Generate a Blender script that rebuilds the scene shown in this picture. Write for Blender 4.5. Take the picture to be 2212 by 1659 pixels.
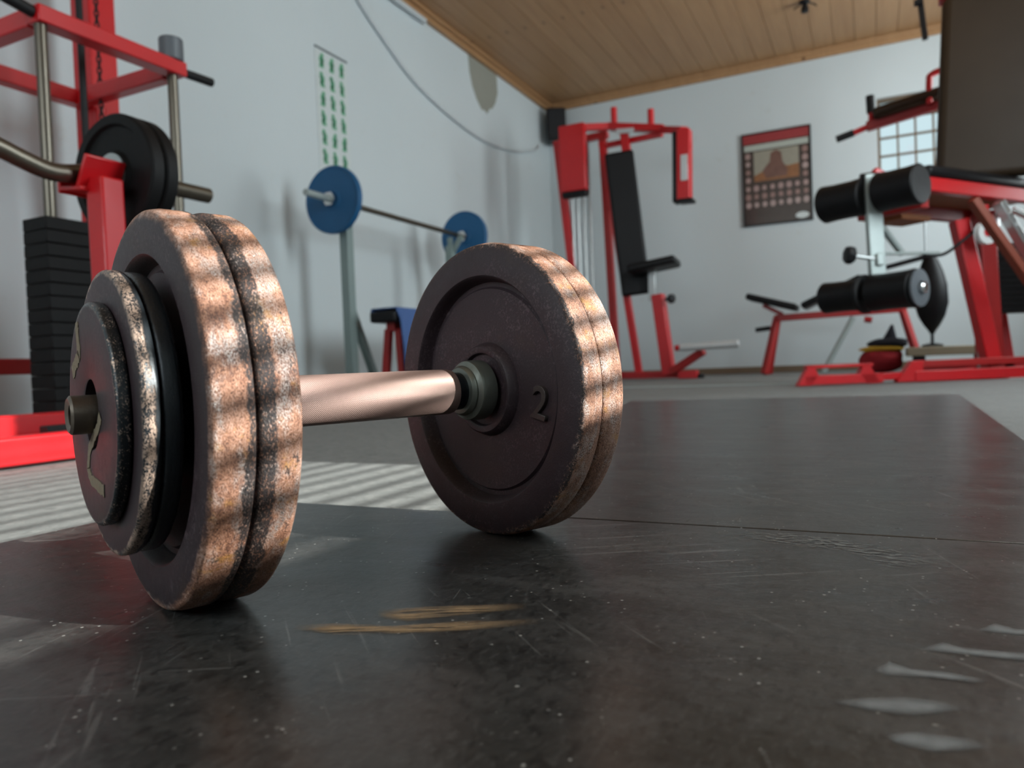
import bpy, bmesh, math, random
from mathutils import Vector, Matrix, Euler

S = bpy.context.scene
for o in list(bpy.data.objects):
    bpy.data.objects.remove(o)
COL = S.collection
rnd = random.Random(7)
PI = math.pi
V = Vector

# ------------------------------------------------------------------ camera
cd = bpy.data.cameras.new('camera')
cam = bpy.data.objects.new('camera', cd)
COL.objects.link(cam)
CR, CU, CF = V((0.8981, 0.4380, -0.0399)), V((0.0262, 0.0373, 0.9990)), V((-0.4390, 0.8982, -0.0225))
CF.normalize()
CR = (CR - CF * CR.dot(CF)).normalized()
CU = CR.cross(CF).normalized()
m = Matrix.Identity(4)
for i in range(3):
    m[i][0], m[i][1], m[i][2] = CR[i], CU[i], -CF[i]
m[2][3] = 0.1259
cam.matrix_world = m
cd.sensor_width = 36.0
cd.lens = 36.0 * 1599.5 / 2212
cd.clip_start = 0.01
cd.dof.use_dof = True
cd.dof.focus_distance = 0.47
cd.dof.aperture_fstop = 9.0
S.camera = cam

# ------------------------------------------------------------------ light
S.view_settings.view_transform = 'Standard'
S.view_settings.look = 'None'
S.view_settings.gamma = 1.0
S.view_settings.exposure = 0.0
S.view_settings.use_curve_mapping = False
S.cycles.use_denoising = True
S.cycles.max_bounces = 10
S.cycles.diffuse_bounces = 5
S.cycles.sample_clamp_indirect = 6.0
S.cycles.caustics_reflective = False
S.cycles.caustics_refractive = False

W = bpy.data.worlds.new('sky')
S.world = W
W.use_nodes = True
W.node_tree.nodes['Background'].inputs[0].default_value = (0.72, 0.88, 0.95, 1)
W.node_tree.nodes['Background'].inputs[1].default_value = 1.05

SUN_EL = math.radians(25)
sl = bpy.data.lights.new('sun', 'SUN')
sun = bpy.data.objects.new('sun', sl)
COL.objects.link(sun)
sl.energy = 23.0
sl.angle = math.radians(0.42)
sl.color = (1.0, 0.94, 0.88)
sd = V((-math.cos(SUN_EL), 0.015, -math.sin(SUN_EL)))
sun.rotation_euler = sd.to_track_quat('-Z', 'Y').to_euler()
sun.location = (4, 0, 3)


def area(name, loc, direction, sx, sy, power, color):
    l = bpy.data.lights.new(name, 'AREA')
    l.shape = 'RECTANGLE'
    l.size, l.size_y = sx, sy
    l.energy = power
    l.color = color
    o = bpy.data.objects.new(name, l)
    COL.objects.link(o)
    o.location = loc
    o.rotation_euler = V(direction).to_track_quat('-Z', 'Z').to_euler()
    return o


# area lamps for window daylight; the rear and back ones are added fill
area('daylight_right', (1.46, 2.2, 1.86), (-1, 0, 0), 2.3, 0.75, 82, (0.83, 0.95, 1.0))
area('fill_rear', (-0.9, -2.15, 1.55), (0, 1, 0), 2.0, 1.0, 42, (0.83, 0.95, 1.0))
area('fill_back', (1.46, 5.05, 1.55), (-1, 0, 0), 1.5, 1.0, 54, (0.84, 0.95, 0.98))


# ------------------------------------------------------------------ materials
def lin(r, g, b):
    f = lambda c: c / 12.92 if c <= .04045 else ((c + .055) / 1.055) ** 2.4
    return (f(r / 255), f(g / 255), f(b / 255), 1)


class NT:
    def __init__(self, name):
        self.m = bpy.data.materials.new(name)
        self.m.use_nodes = True
        self.t = self.m.node_tree
        self.b = self.t.nodes['Principled BSDF']
        self.tc = None

    def n(self, typ, ins=None, **kw):
        x = self.t.nodes.new(typ)
        for k, v in kw.items():
            setattr(x, k, v)
        if ins:
            for k, v in ins.items():
                self.set(x.inputs[k], v)
        return x

    def set(self, sock, v):
        if isinstance(v, bpy.types.NodeSocket):
            self.t.links.new(v, sock)
        else:
            sock.default_value = v

    def obj(self):
        if not self.tc:
            self.tc = self.n('ShaderNodeTexCoord')
        return self.tc.outputs['Object']

    def math(self, op, a, b=0.0, c=None):
        x = self.n('ShaderNodeMath', operation=op)
        self.set(x.inputs[0], a)
        self.set(x.inputs[1], b)
        if c is not None:
            self.set(x.inputs[2], c)
        return x.outputs[0]

    def noise(self, scale, detail=4, rough=.55, vec=None, dist=0.0):
        x = self.n('ShaderNodeTexNoise', {'Scale': scale, 'Detail': detail, 'Roughness': rough, 'Distortion': dist})
        self.set(x.inputs['Vector'], vec or self.obj())
        return x.outputs['Fac']

    def mapping(self, sc=(1, 1, 1), rot=(0, 0, 0), loc=(0, 0, 0), vec=None, kind='POINT'):
        x = self.n('ShaderNodeMapping', vector_type=kind)
        x.inputs['Scale'].default_value = sc
        x.inputs['Rotation'].default_value = rot
        x.inputs['Location'].default_value = loc
        self.set(x.inputs['Vector'], vec or self.obj())
        return x.outputs['Vector']

    def ramp(self, fac, stops):
        x = self.n('ShaderNodeValToRGB')
        e = x.color_ramp.elements
        while len(e) < len(stops):
            e.new(.5)
        for k, (p, c) in enumerate(stops):
            e[k].position = p
            e[k].color = c if len(c) == 4 else (*c, 1)
        self.set(x.inputs[0], fac)
        return x.outputs[0]

    def step(self, v, lo, hi):
        x = self.n('ShaderNodeMapRange', interpolation_type='SMOOTHSTEP')
        self.set(x.inputs['Value'], v)
        self.set(x.inputs['From Min'], lo)
        self.set(x.inputs['From Max'], hi)
        return x.outputs['Result']

    def mix(self, f, a, b):
        x = self.n('ShaderNodeMix', data_type='RGBA')
        self.set(x.inputs[0], f)
        self.set(x.inputs[6], a)
        self.set(x.inputs[7], b)
        return x.outputs[2]

    def mixf(self, f, a, b):
        x = self.n('ShaderNodeMix', data_type='FLOAT')
        self.set(x.inputs[0], f)
        self.set(x.inputs[2], a)
        self.set(x.inputs[3], b)
        return x.outputs[0]

    def bump(self, h, strength=.3, dist=.002, normal=None):
        x = self.n('ShaderNodeBump', {'Strength': strength, 'Distance': dist, 'Height': h})
        if normal:
            self.set(x.inputs['Normal'], normal)
        self.set(self.b.inputs['Normal'], x.outputs[0])
        return x.outputs[0]

    def p(self, **kw):
        names = dict(color='Base Color', rough='Roughness', metal='Metallic', spec='Specular IOR Level', coat='Coat Weight',
                     coat_rough='Coat Roughness', emit='Emission Color', emit_s='Emission Strength', alpha='Alpha',
                     trans='Transmission Weight', sheen='Sheen Weight')
        for k, v in kw.items():
            self.set(self.b.inputs[names[k]], v)
        return self


def simple(name, col, rough=.5, metal=0., var=.12, scale=12, bump=0.0, bscale=200, coat=0.0, spec=.5):
    t = NT(name)
    t.p(spec=spec)
    f = t.noise(scale, 4)
    d = tuple(c * (1 - var) for c in col[:3]) + (1,)
    u = tuple(min(1, c * (1 + var)) for c in col[:3]) + (1,)
    t.p(color=t.mix(f, d, u), metal=metal, coat=coat)
    t.p(rough=t.mixf(t.noise(scale * 3, 3), rough * .85, min(1, rough * 1.15)))
    if bump:
        t.bump(t.noise(bscale, 3), bump, .002)
    return t.m


MAT = {}


def wall_mat():
    t = NT('wall_paint')
    big = t.noise(1.2, 3)
    fine = t.noise(60, 4)
    c = t.mix(big, (.565, .625, .645, 1), (.635, .69, .71, 1))
    c = t.mix(t.step(t.noise(5, 5, .7), .62, .8), c, (.55, .58, .57, 1))
    t.p(color=c, rough=.75)
    t.bump(t.math('ADD', fine, t.math('MULTIPLY', t.noise(7, 3), 1.5)), .25, .004)
    return t.m


def floor_mat():
    t = NT('grey_concrete')
    a = t.noise(3, 6, .6)
    b = t.noise(70, 5, .7)
    c = t.mix(a, (.135, .14, .138, 1), (.205, .21, .206, 1))
    c = t.mix(t.math('MULTIPLY', t.step(b, .45, .7), .5), c, (.27, .27, .26, 1))
    c = t.mix(t.math('MULTIPLY', t.step(t.noise(45, 4, .7), .55, .7), .5), c, (.055, .055, .055, 1))
    t.p(color=c, rough=.7)
    t.bump(b, .35, .004)
    return t.m


def mat_mat():
    t = NT('black_rubber_mat')
    w = t.mapping((1, 1, 1))
    cloud = t.noise(2.6, 5, .6)
    cloud2 = t.noise(9, 5, .65, t.mapping((1.0, 2.6, 1), (0, 0, .35)))
    streak = t.noise(70, 4, .7, t.mapping((1.0, .10, 1), (0, 0, -1.05)), .6)
    streak2 = t.noise(90, 4, .7, t.mapping((1.0, .08, 1), (0, 0, .55)), .8)
    c = t.mix(cloud, (.015, .0155, .0155, 1), (.042, .040, .037, 1))
    sm = t.math('MULTIPLY', t.step(streak, .62, .78), t.step(cloud2, .42, .68))
    sm2 = t.math('MULTIPLY', t.step(streak2, .66, .80), t.step(t.noise(6, 4), .45, .65))
    c = t.mix(t.math('MULTIPLY', sm, .55), c, (.19, .155, .145, 1))
    c = t.mix(t.math('MULTIPLY', sm2, .5), c, (.20, .165, .155, 1))
    for ang, sd_, th in ((.5, 3.0, .64), (-.75, 7.0, .65), (1.9, 11.0, .66)):
        sc_ = t.noise(150, 3, .6, t.mapping((26, 1, 1), (0, 0, ang), (sd_, 0, 0), kind='TEXTURE'))
        sc_ = t.math('MULTIPLY', t.step(sc_, th - .03, th + .03), t.step(t.noise(5, 3, .6, t.mapping(loc=(sd_, 1, 0))), .46, .62))
        c = t.mix(t.math('MULTIPLY', sc_, .55), c, (.21, .205, .195, 1))
    dust = t.math('MULTIPLY', t.step(cloud2, .42, .72), .55)
    c = t.mix(dust, c, (.085, .082, .078, 1))
    fine = t.noise(330, 4, .75, t.mapping((1, .45, 1), (0, 0, -.9)))
    c = t.mix(t.math('MULTIPLY', t.step(fine, .48, .72), .55), c, (.095, .093, .090, 1))
    c = t.mix(t.math('MULTIPLY', t.step(t.noise(150, 4, .7, t.mapping((1, .6, 1), (0, 0, .5))), .50, .36), .6), c, (.007, .007, .007, 1))
    vor = t.n('ShaderNodeTexVoronoi', {'Scale': 130.0, 'Vector': t.obj()})
    vor2 = t.n('ShaderNodeTexVoronoi', {'Scale': 55.0, 'Vector': t.obj()})
    spk = t.math('MULTIPLY', t.math('LESS_THAN', vor.outputs['Distance'], .10), t.step(t.noise(17, 2), .47, .55))
    spk2 = t.math('MULTIPLY', t.math('LESS_THAN', vor2.outputs['Distance'], .055), t.step(t.noise(11, 2), .50, .56))
    c = t.mix(t.math('MAXIMUM', spk, spk2), c, (.34, .33, .31, 1))
    r = t.mixf(cloud2, .20, .42)
    r = t.mixf(t.math('MAXIMUM', sm, sm2), r, .65)
    t.p(color=c, rough=r, spec=.6)
    h = t.math('ADD', t.noise(5, 4, .6), t.math('MULTIPLY', t.noise(160, 4, .6), .06))
    h = t.math('ADD', h, t.math('MULTIPLY', t.noise(26, 4, .6, t.mapping((1, 2.2, 1), (0, 0, .45))), .16))
    t.bump(h, .35, .006)
    return t.m


def wood_mat():
    t = NT('pine_board')
    oi = t.n('ShaderNodeObjectInfo')
    off = t.n('ShaderNodeCombineXYZ', {'X': t.math('MULTIPLY', oi.outputs['Random'], 37.0), 'Y': t.math('MULTIPLY', oi.outputs['Random'], 91.0)})
    add = t.n('ShaderNodeVectorMath', operation='ADD')
    t.set(add.inputs[0], t.mapping((22, 1.1, 10)))
    t.set(add.inputs[1], off.outputs[0])
    g = t.noise(1.0, 6, .6, add.outputs[0], 1.2)
    c = t.mix(g, lin(148, 108, 74), lin(190, 150, 108))
    c = t.mix(t.math('MULTIPLY', oi.outputs['Random'], .35), c, lin(150, 108, 70))
    kn = t.n('ShaderNodeTexVoronoi', {'Scale': 1.0, 'Vector': t.mapping((5, 2.1, 5), loc=(0, 0, 0))})
    c = t.mix(t.step(kn.outputs['Distance'], .10, .03), c, lin(80, 50, 30))
    t.p(color=c, rough=.5)
    t.bump(g, .1, .002)
    return t.m


def plate_mat(name, r_in, r_out, seed=0.0, black=.45, band=None, chips=None):
    """dark paint on the faces, worn bare and rusted towards the rim.
    band: (z0, z1) strip of the rim that kept black paint; chips: (z0, z1) chipped strip of an enamelled rim"""
    t = NT(name)
    vec = t.mapping((1, 1, 1.8), loc=(seed, seed * .7, seed * 1.3))
    sep = t.n('ShaderNodeSeparateXYZ', {0: t.obj()})
    x, y, z = sep.outputs
    r = t.math('SQRT', t.math('ADD', t.math('MULTIPLY', x, x), t.math('MULTIPLY', y, y)))
    n1 = t.noise(24, 6, .65, vec)
    n2 = t.noise(130, 6, .75, vec)
    n3 = t.noise(560, 4, .7, vec)
    n6 = t.noise(900, 3, .8, vec)
    n4 = t.noise(11, 4, .6, vec)
    n5 = t.noise(45, 5, .65, t.mapping((1, 1, 2.2), loc=(seed + 9, 2, 2)))
    # paint of the faces: dark plum with dusty speckle and brown staining
    paint = t.mix(n4, (.021, .0125, .0155, 1), (.036, .0205, .026, 1))
    spk = t.math('MULTIPLY', t.step(t.math('ADD', t.math('MULTIPLY', n3, .6), t.math('MULTIPLY', n2, .4)), .50, .62), t.step(n4, .42, .62))
    paint = t.mix(t.math('MULTIPLY', spk, .8), paint, (.105, .074, .082, 1))
    paint = t.mix(t.math('MULTIPLY', t.step(t.noise(17, 5, .6, t.mapping(loc=(seed + 3, 1, 2))), .55, .75), .5), paint, (.052, .031, .020, 1))
    if chips:
        cz = t.math('ADD', z, t.math('MULTIPLY', t.math('SUBTRACT', n5, .5), .006))
        ch = t.math('MULTIPLY', t.step(cz, chips[1], chips[1] - .0012), t.step(t.math('ADD', t.math('MULTIPLY', n6, .55), t.math('MULTIPLY', n2, .45)), chips[2], chips[2] + .04))
        rc = t.mix(n2, (.20, .12, .085, 1), (.56, .42, .34, 1))
        en = t.mix(n1, (.012, .015, .018, 1), (.030, .036, .042, 1))
        col = t.mix(ch, en, rc)
        w = t.step(t.math('ADD', r, t.math('MULTIPLY', t.math('SUBTRACT', n2, .5), .006)), r_in, r_out)
        t.p(color=t.mix(w, paint, col), metal=t.math('MULTIPLY', w, .35), spec=.5)
        t.p(rough=t.mixf(w, t.mixf(n2, .42, .6), t.mixf(ch, .26, .5)))
        h = t.math('ADD', t.math('MULTIPLY', ch, -.5), t.math('MULTIPLY', n2, .5))
        bs = t.mixf(w, .25, .55)
    else:
        gr = t.math('ADD', t.math('MULTIPLY', n1, .30), t.math('ADD', t.math('MULTIPLY', n2, .30), t.math('MULTIPLY', n6, .40)))
        rc = t.ramp(gr,
                    [(.34, (.032, .017, .014)), (.43, (.145, .062, .040)), (.49, (.30, .138, .082)), (.55, (.45, .255, .185)), (.66, (.60, .46, .41))])
        rc = t.mix(t.math('MULTIPLY', t.step(t.noise(60, 5, .7, t.mapping(loc=(seed, 5, 1))), .56, .68), .7), rc, (.42, .20, .05, 1))
        rc = t.mix(t.math('MULTIPLY', t.step(n6, .47, .36), .75), rc, (.045, .026, .020, 1))
        steel = t.math('MULTIPLY', t.step(n5, .47, .66), t.step(n6, .44, .56))
        rc = t.mix(steel, rc, (.50, .45, .43, 1))
        bk = t.math('ADD', t.math('MULTIPLY', t.noise(30, 6, .75, t.mapping((1, 1, 2.4), loc=(seed + 19, 2, 2))), .7), t.math('MULTIPLY', n3, .3))
        blk = t.step(bk, 1 - black - .02, 1 - black + .05)
        if band:
            bz = t.math('ADD', z, t.math('MULTIPLY', t.math('SUBTRACT', t.math('ADD', t.math('MULTIPLY', n5, .6), t.math('MULTIPLY', n2, .4)), .5), .020))
            bm_ = t.math('MULTIPLY', t.step(bz, band[0] - .0012, band[0] + .0005), t.step(bz, band[1] + .0012, band[1] - .0005))
            bm_ = t.math('MULTIPLY', bm_, t.step(n3, .66, .50))
            blk = t.math('MAXIMUM', blk, bm_)
        rc = t.mix(t.math('MULTIPLY', blk, .93), rc, (.013, .014, .017, 1))
        w = t.step(t.math('ADD', r, t.math('MULTIPLY', t.math('SUBTRACT', t.math('ADD', t.math('MULTIPLY', n2, .65), t.math('MULTIPLY', n1, .35)), .5), .014)), r_in, r_out)
        t.p(color=t.mix(w, paint, rc))
        t.p(metal=t.math('MULTIPLY', w, t.mixf(steel, .12, .85)), spec=.5)
        t.p(rough=t.mixf(w, t.mixf(n2, .42, .62), t.mixf(steel, t.mixf(n2, .36, .62), .26)))
        h = t.math('ADD', t.math('MULTIPLY', n6, .7), t.math('ADD', t.math('MULTIPLY', n2, .8), t.math('MULTIPLY', n1, .2)))
        bs = t.mixf(w, .22, .70)
    x = t.n('ShaderNodeBump', {'Strength': bs, 'Distance': .0016, 'Height': h})
    t.set(t.b.inputs['Normal'], x.outputs[0])
    return t.m


def knurl_mat():
    t = NT('knurled_steel')
    sep = t.n('ShaderNodeSeparateXYZ', {0: t.obj()})
    ang = t.math('MULTIPLY', t.math('ARCTAN2', sep.outputs[1], sep.outputs[0]), 84.0)
    z = t.math('MULTIPLY', sep.outputs[2], 4900.0)
    a = t.math('SINE', t.math('ADD', z, ang))
    b = t.math('SINE', t.math('SUBTRACT', z, ang))
    h = t.math('MAXIMUM', a, b)
    n = t.noise(30, 4)
    c = t.mix(n, (.30, .195, .17, 1), (.44, .30, .265, 1))
    c = t.mix(t.math('MULTIPLY', t.step(h, .6, -.5), .45), c, (.14, .09, .08, 1))
    t.p(color=c, metal=.45, rough=.42)
    t.bump(h, .4, .0004)
    return t.m


def decal(name, col, stretch, rot, lo, hi, scale=60, strength=1.0):
    t = NT(name)
    f = t.noise(scale, 5, .7, t.mapping(stretch, (0, 0, rot), kind='TEXTURE'), .3)
    c = t.mix(t.noise(140, 3), tuple(k * .45 for k in col[:3]) + (1,), col)
    t.p(color=c, rough=.7)
    uv = t.n('ShaderNodeAttribute', attribute_name='fade')
    al = t.math('MULTIPLY', t.step(f, lo, hi), t.math('MULTIPLY', uv.outputs['Fac'], strength))
    t.p(alpha=al)
    return t.m


MAT['wall'] = wall_mat()
MAT['floor'] = floor_mat()
MAT['mat'] = mat_mat()
MAT['wood'] = wood_mat()
MAT['red'] = simple('red_enamel', lin(196, 22, 30), .36, 0, .10, 8, .05, 60, .15)
MAT['redold'] = simple('dull_red_enamel', lin(165, 30, 30), .45, 0, .15, 8)
MAT['vinyl'] = simple('black_vinyl', (.006, .006, .007, 1), .45, 0, .2, 9, .15, 300, 0, .22)
MAT['brownvinyl'] = simple('brown_black_vinyl', (.034, .021, .012, 1), .45, 0, .25, 4, .1, 200, 0, .22)
MAT['rubber'] = simple('black_rubber', (.009, .009, .010, 1), .55, 0, .2, 20, .1, 200, 0, .3)
MAT['iron'] = simple('black_cast_iron', (.0050, .0050, .0055, 1), .55, 0, .25, 30, .2, 220, 0, .2)
MAT['chrome'] = simple('chromed_steel', (.66, .66, .66, 1), .18, 1, .05, 20)
MAT['rod'] = simple('dull_steel_rod', (.135, .118, .094, 1), .34, .85, .08, 14)
MAT['zinc'] = simple('zinc_plated_steel', (.50, .52, .52, 1), .35, .8, .1, 20)
MAT['silver'] = simple('silver_paint', lin(168, 178, 176), .42, .25, .06, 10)
MAT['standgrey'] = simple('grey_green_paint', lin(126, 142, 140), .5, 0, .06, 10)
MAT['blue'] = simple('blue_rubber', lin(12, 84, 130), .5, 0, .08, 9)
MAT['towel'] = simple('blue_towel_cloth', lin(70, 98, 150), .9, 0, .12, 40, .4, 500)
MAT['ply'] = simple('plywood', lin(150, 92, 56), .6, 0, .15, 12)
MAT['rustbrown'] = simple('brown_red_paint', lin(128, 58, 38), .5, 0, .12, 12)
MAT['white'] = simple('white_plastic', lin(225, 228, 228), .4, 0, .03, 10)
MAT['plaster'] = simple('bare_grey_plaster', lin(146, 146, 136), .9, 0, .06, 12, .3, 60)
MAT['cable'] = simple('pale_grey_cable', lin(196, 202, 205), .5, 0, .05, 10)
MAT['black'] = simple('black_plastic', (.009, .009, .0105, 1), .45, 0, .2, 12, 0, 200, 0, .3)
MAT['greyplastic'] = simple('grey_plastic', lin(92, 98, 104), .45, 0, .08, 12)
MAT['grille'] = simple('black_speaker_cloth', (.010, .010, .012, 1), .8, 0, .2, 80, .4, 500)
MAT['collar'] = simple('grey_green_steel_collar', (.20, .215, .19, 1), .38, .7, .25, 60, .12, 180)
MAT['neck'] = simple('oily_dark_steel', (.055, .065, .07, 1), .25, .9, .3, 60)
MAT['rodend'] = simple('tarnished_steel_tube', (.16, .13, .105, 1), .42, .8, .25, 60, .15, 200)
MAT['chalk'] = simple('dried_beige_paint', lin(128, 116, 96), .8, 0, .2, 160, .4, 400)
MAT['paper'] = simple('white_laminated_paper', lin(206, 214, 214), .35, 0, .02, 5)
MAT['green'] = simple('green_print', lin(92, 164, 126), .5, 0, .15, 60)
MAT['kn'] = knurl_mat()
MAT['baseb'] = simple('brown_baseboard_wood', lin(112, 92, 72), .6, 0, .15, 10)
MAT['opaque'] = simple('opaque_pane', (.75, .82, .85, 1), .6, 0, .03, 5)  # opaque panes, put in to keep the sun out behind the area lamps
MAT['yellow'] = simple('yellow_cloth', lin(190, 150, 40), .8, 0, .1, 20)
MAT['redcloth'] = simple('red_cloth', lin(150, 26, 36), .85, 0, .2, 20, .3, 300)
MAT['darkcloth'] = simple('dark_blue_cloth', lin(26, 28, 40), .85, 0, .2, 20, .3, 300)
MAT['beige'] = simple('beige_board', lin(150, 140, 118), .6, 0, .1, 15)
MAT['label'] = simple('silver_label', lin(205, 208, 210), .3, .3, .05, 20)


def glass_mat():
    t = NT('window_glass')
    tr = t.n('ShaderNodeBsdfTransparent', {'Color': (.93, .97, .97, 1)})
    gl = t.n('ShaderNodeBsdfGlossy', {'Roughness': .03})
    mx = t.n('ShaderNodeMixShader', {0: .06})
    t.t.links.new(tr.outputs[0], mx.inputs[1])
    t.t.links.new(gl.outputs[0], mx.inputs[2])
    out = [n for n in t.t.nodes if n.type == 'OUTPUT_MATERIAL'][0]
    t.t.links.new(mx.outputs[0], out.inputs[0])
    return t.m


MAT['glass'] = glass_mat()
MAT['big1'] = plate_mat('rusted_plate_paint_a', .1035, .1085, 0.3, .40, (.016, .03))
MAT['big2'] = plate_mat('rusted_plate_paint_b', .1000, .1050, 2.1, .42, (-.01, .0085))
MAT['big3'] = plate_mat('rusted_plate_paint_c', .1045, .1085, 4.7, .37, (-.01, .0022))
MAT['big4'] = plate_mat('rusted_plate_paint_d', .1000, .1050, 6.2, .38)
MAT['med1'] = plate_mat('chipped_enamel_plate_a', .0728, .0745, 1.4, .3, None, (0, .0056, .475))
MAT['med2'] = plate_mat('black_enamel_plate', .0730, .0745, 3.3, .3, None, (0, .001, .66))
MAT['small'] = plate_mat('chipped_enamel_plate_b', .0558, .0575, 5.5, .3, None, (0, .006, .55))


# ------------------------------------------------------------------ mesh helpers
class MB:
    def __init__(self):
        self.v, self.f = [], []

    def add(self, vs, fs):
        o = len(self.v)
        self.v += [V(x) for x in vs]
        self.f += [[o + i for i in f] for f in fs]
        return self

    def box(self, lo, hi, M=None):
        x0, y0, z0 = lo
        x1, y1, z1 = hi
        vs = [V(p) for p in ((x0, y0, z0), (x1, y0, z0), (x1, y1, z0), (x0, y1, z0), (x0, y0, z1), (x1, y0, z1), (x1, y1, z1), (x0, y1, z1))]
        if M:
            vs = [M @ p for p in vs]
        return self.add(vs, [(3, 2, 1, 0), (4, 5, 6, 7), (0, 1, 5, 4), (1, 2, 6, 5), (2, 3, 7, 6), (3, 0, 4, 7)])

    def cbox(self, c, s, rot=(0, 0, 0)):
        M = Matrix.Translation(c) @ Euler(rot).to_matrix().to_4x4()
        h = [k / 2 for k in s]
        return self.box((-h[0], -h[1], -h[2]), h, M)

    def bar(self, a, b, w, h=None, up=(0, 0, 1)):
        """rectangular beam from a to b, w across, h along up"""
        a, b = V(a), V(b)
        h = h or w
        d = (b - a)
        L = d.length
        d.normalize()
        u = V(up)
        if abs(u.dot(d)) > .98:
            u = V((0, 1, 0))
        s = d.cross(u).normalized()
        u = s.cross(d).normalized()
        M = Matrix((d, s, u)).transposed().to_4x4()
        M.translation = a
        return self.box((0, -w / 2, -h / 2), (L, w / 2, h / 2), M)

    def tube(self, pts, r, n=14, caps=True):
        pts = [V(p) for p in pts]
        rs = r if isinstance(r, (list, tuple)) else [r] * len(pts)
        o = len(self.v)
        prev = None
        for i, p in enumerate(pts):
            t = (pts[min(i + 1, len(pts) - 1)] - pts[max(i - 1, 0)]).normalized()
            if prev is None:
                u = t.orthogonal().normalized()
            else:
                u = (prev - t * prev.dot(t)).normalized()
            prev = u
            w = t.cross(u)
            for k in range(n):
                a = 2 * PI * k / n
                self.v.append(p + (u * math.cos(a) + w * math.sin(a)) * rs[i])
        for i in range(len(pts) - 1):
            for k in range(n):
                k2 = (k + 1) % n
                self.f.append([o + i * n + k, o + i * n + k2, o + (i + 1) * n + k2, o + (i + 1) * n + k])
        if caps:
            self.f.append([o + k for k in range(n)][::-1])
            self.f.append([o + (len(pts) - 1) * n + k for k in range(n)])
        return self

    def lathe(self, prof, n=48, M=None, closed=False):
        """prof: list of (r, z); about local z"""
        o = len(self.v)
        M = M or Matrix.Identity(4)
        for (r, z) in prof:
            for k in range(n):
                a = 2 * PI * k / n
                self.v.append(M @ V((r * math.cos(a), r * math.sin(a), z)))
        m = len(prof)
        rng = range(m) if closed else range(m - 1)
        for i in rng:
            j = (i + 1) % m
            for k in range(n):
                k2 = (k + 1) % n
                self.f.append([o + i * n + k, o + i * n + k2, o + j * n + k2, o + j * n + k])
        if not closed:
            self.f.append([o + k for k in range(n)][::-1])
            self.f.append([o + (m - 1) * n + k for k in range(n)])
        return self

    def prism(self, poly, z0, z1, M=None):
        n = len(poly)
        vs = [V((x, y, z0)) for x, y in poly] + [V((x, y, z1)) for x, y in poly]
        if M:
            vs = [M @ p for p in vs]
        return self.add(vs, [list(range(n))[::-1], list(range(n, 2 * n))] + [[i, (i + 1) % n, n + (i + 1) % n, n + i] for i in range(n)])

    def build(self, name, mat, parent=None, bevel=0.0, seg=2, loc=None, rot=None, ang=35, fix=True):
        me = bpy.data.meshes.new(name)
        me.from_pydata([tuple(p) for p in self.v], [], self.f)
        if fix:
            bm = bmesh.new()
            bm.from_mesh(me)
            bmesh.ops.recalc_face_normals(bm, faces=bm.faces)
            bm.to_mesh(me)
            bm.free()
        for p in me.polygons:
            p.use_smooth = True
        me.set_sharp_from_angle(angle=math.radians(ang))
        me.materials.append(MAT[mat] if isinstance(mat, str) else mat)
        o = bpy.data.objects.new(name, me)
        COL.objects.link(o)
        if parent:
            o.parent = parent
        if loc:
            o.location = loc
        if rot:
            o.rotation_euler = rot
        if bevel:
            b = o.modifiers.new('bevel', 'BEVEL')
            b.width, b.segments, b.limit_method, b.angle_limit = bevel, seg, 'ANGLE', math.radians(40)
            b.harden_normals = False
        return o


def tag(o, label=None, cat=None, group=None, kind=None):
    if label:
        o['label'] = label
    if cat:
        o['category'] = cat
    if group:
        o['group'] = group
    if kind:
        o['kind'] = kind
    return o


def thing(name, label, cat, loc=(0, 0, 0), rz=0.0, group=None):
    o = bpy.data.objects.new(name, None)
    COL.objects.link(o)
    o.empty_display_size = .05
    o.location = loc
    o.rotation_euler = (0, 0, rz)
    return tag(o, label, cat, group)


def B(lo, hi):
    return MB().box(lo, hi)


def BAR(*a, **k):
    return MB().bar(*a, **k)


def T(*a, **k):
    return MB().tube(*a, **k)


def dirM(p, d):
    """matrix taking local z to direction d at point p"""
    q = V(d).to_track_quat('Z', 'Y').to_matrix().to_4x4()
    q.translation = V(p)
    return q


# ------------------------------------------------------------------ the room
XL, XR, YB, YR, ZC = -2.69, 1.50, 6.50, -2.20, 2.56
FZ = -0.005
def struct(o, label=None):
    return tag(o, label, None, None, 'structure')


struct(B((XL - .2, YR - .2, FZ - .2), (XR + .2, YB + .2, FZ)).build('floor', 'floor'), 'worn grey concrete floor of the gym')
struct(B((XL - .2, YR - .2, FZ), (XL, YB + .2, 2.75)).build('wall_left', 'wall'), 'pale blue-white plastered wall on the left')


def wall_holes(along, fixed0, fixed1, a0, a1, z0, z1, holes):
    """wall slab with rectangular openings; along 'x' or 'y'"""
    mb = MB()
    us = sorted({a0, a1, *[h[0] for h in holes], *[h[1] for h in holes]})
    for u0, u1 in zip(us[:-1], us[1:]):
        hs = sorted([h for h in holes if h[0] <= u0 + 1e-6 and h[1] >= u1 - 1e-6], key=lambda h: h[2])
        zz = z0
        for h in hs + [(0, 0, z1, z1)]:
            if h[2] > zz + 1e-6:
                if along == 'x':
                    mb.box((u0, fixed0, zz), (u1, fixed1, h[2]))
                else:
                    mb.box((fixed0, u0, zz), (fixed1, u1, h[2]))
            zz = h[3]
    return mb


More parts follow.
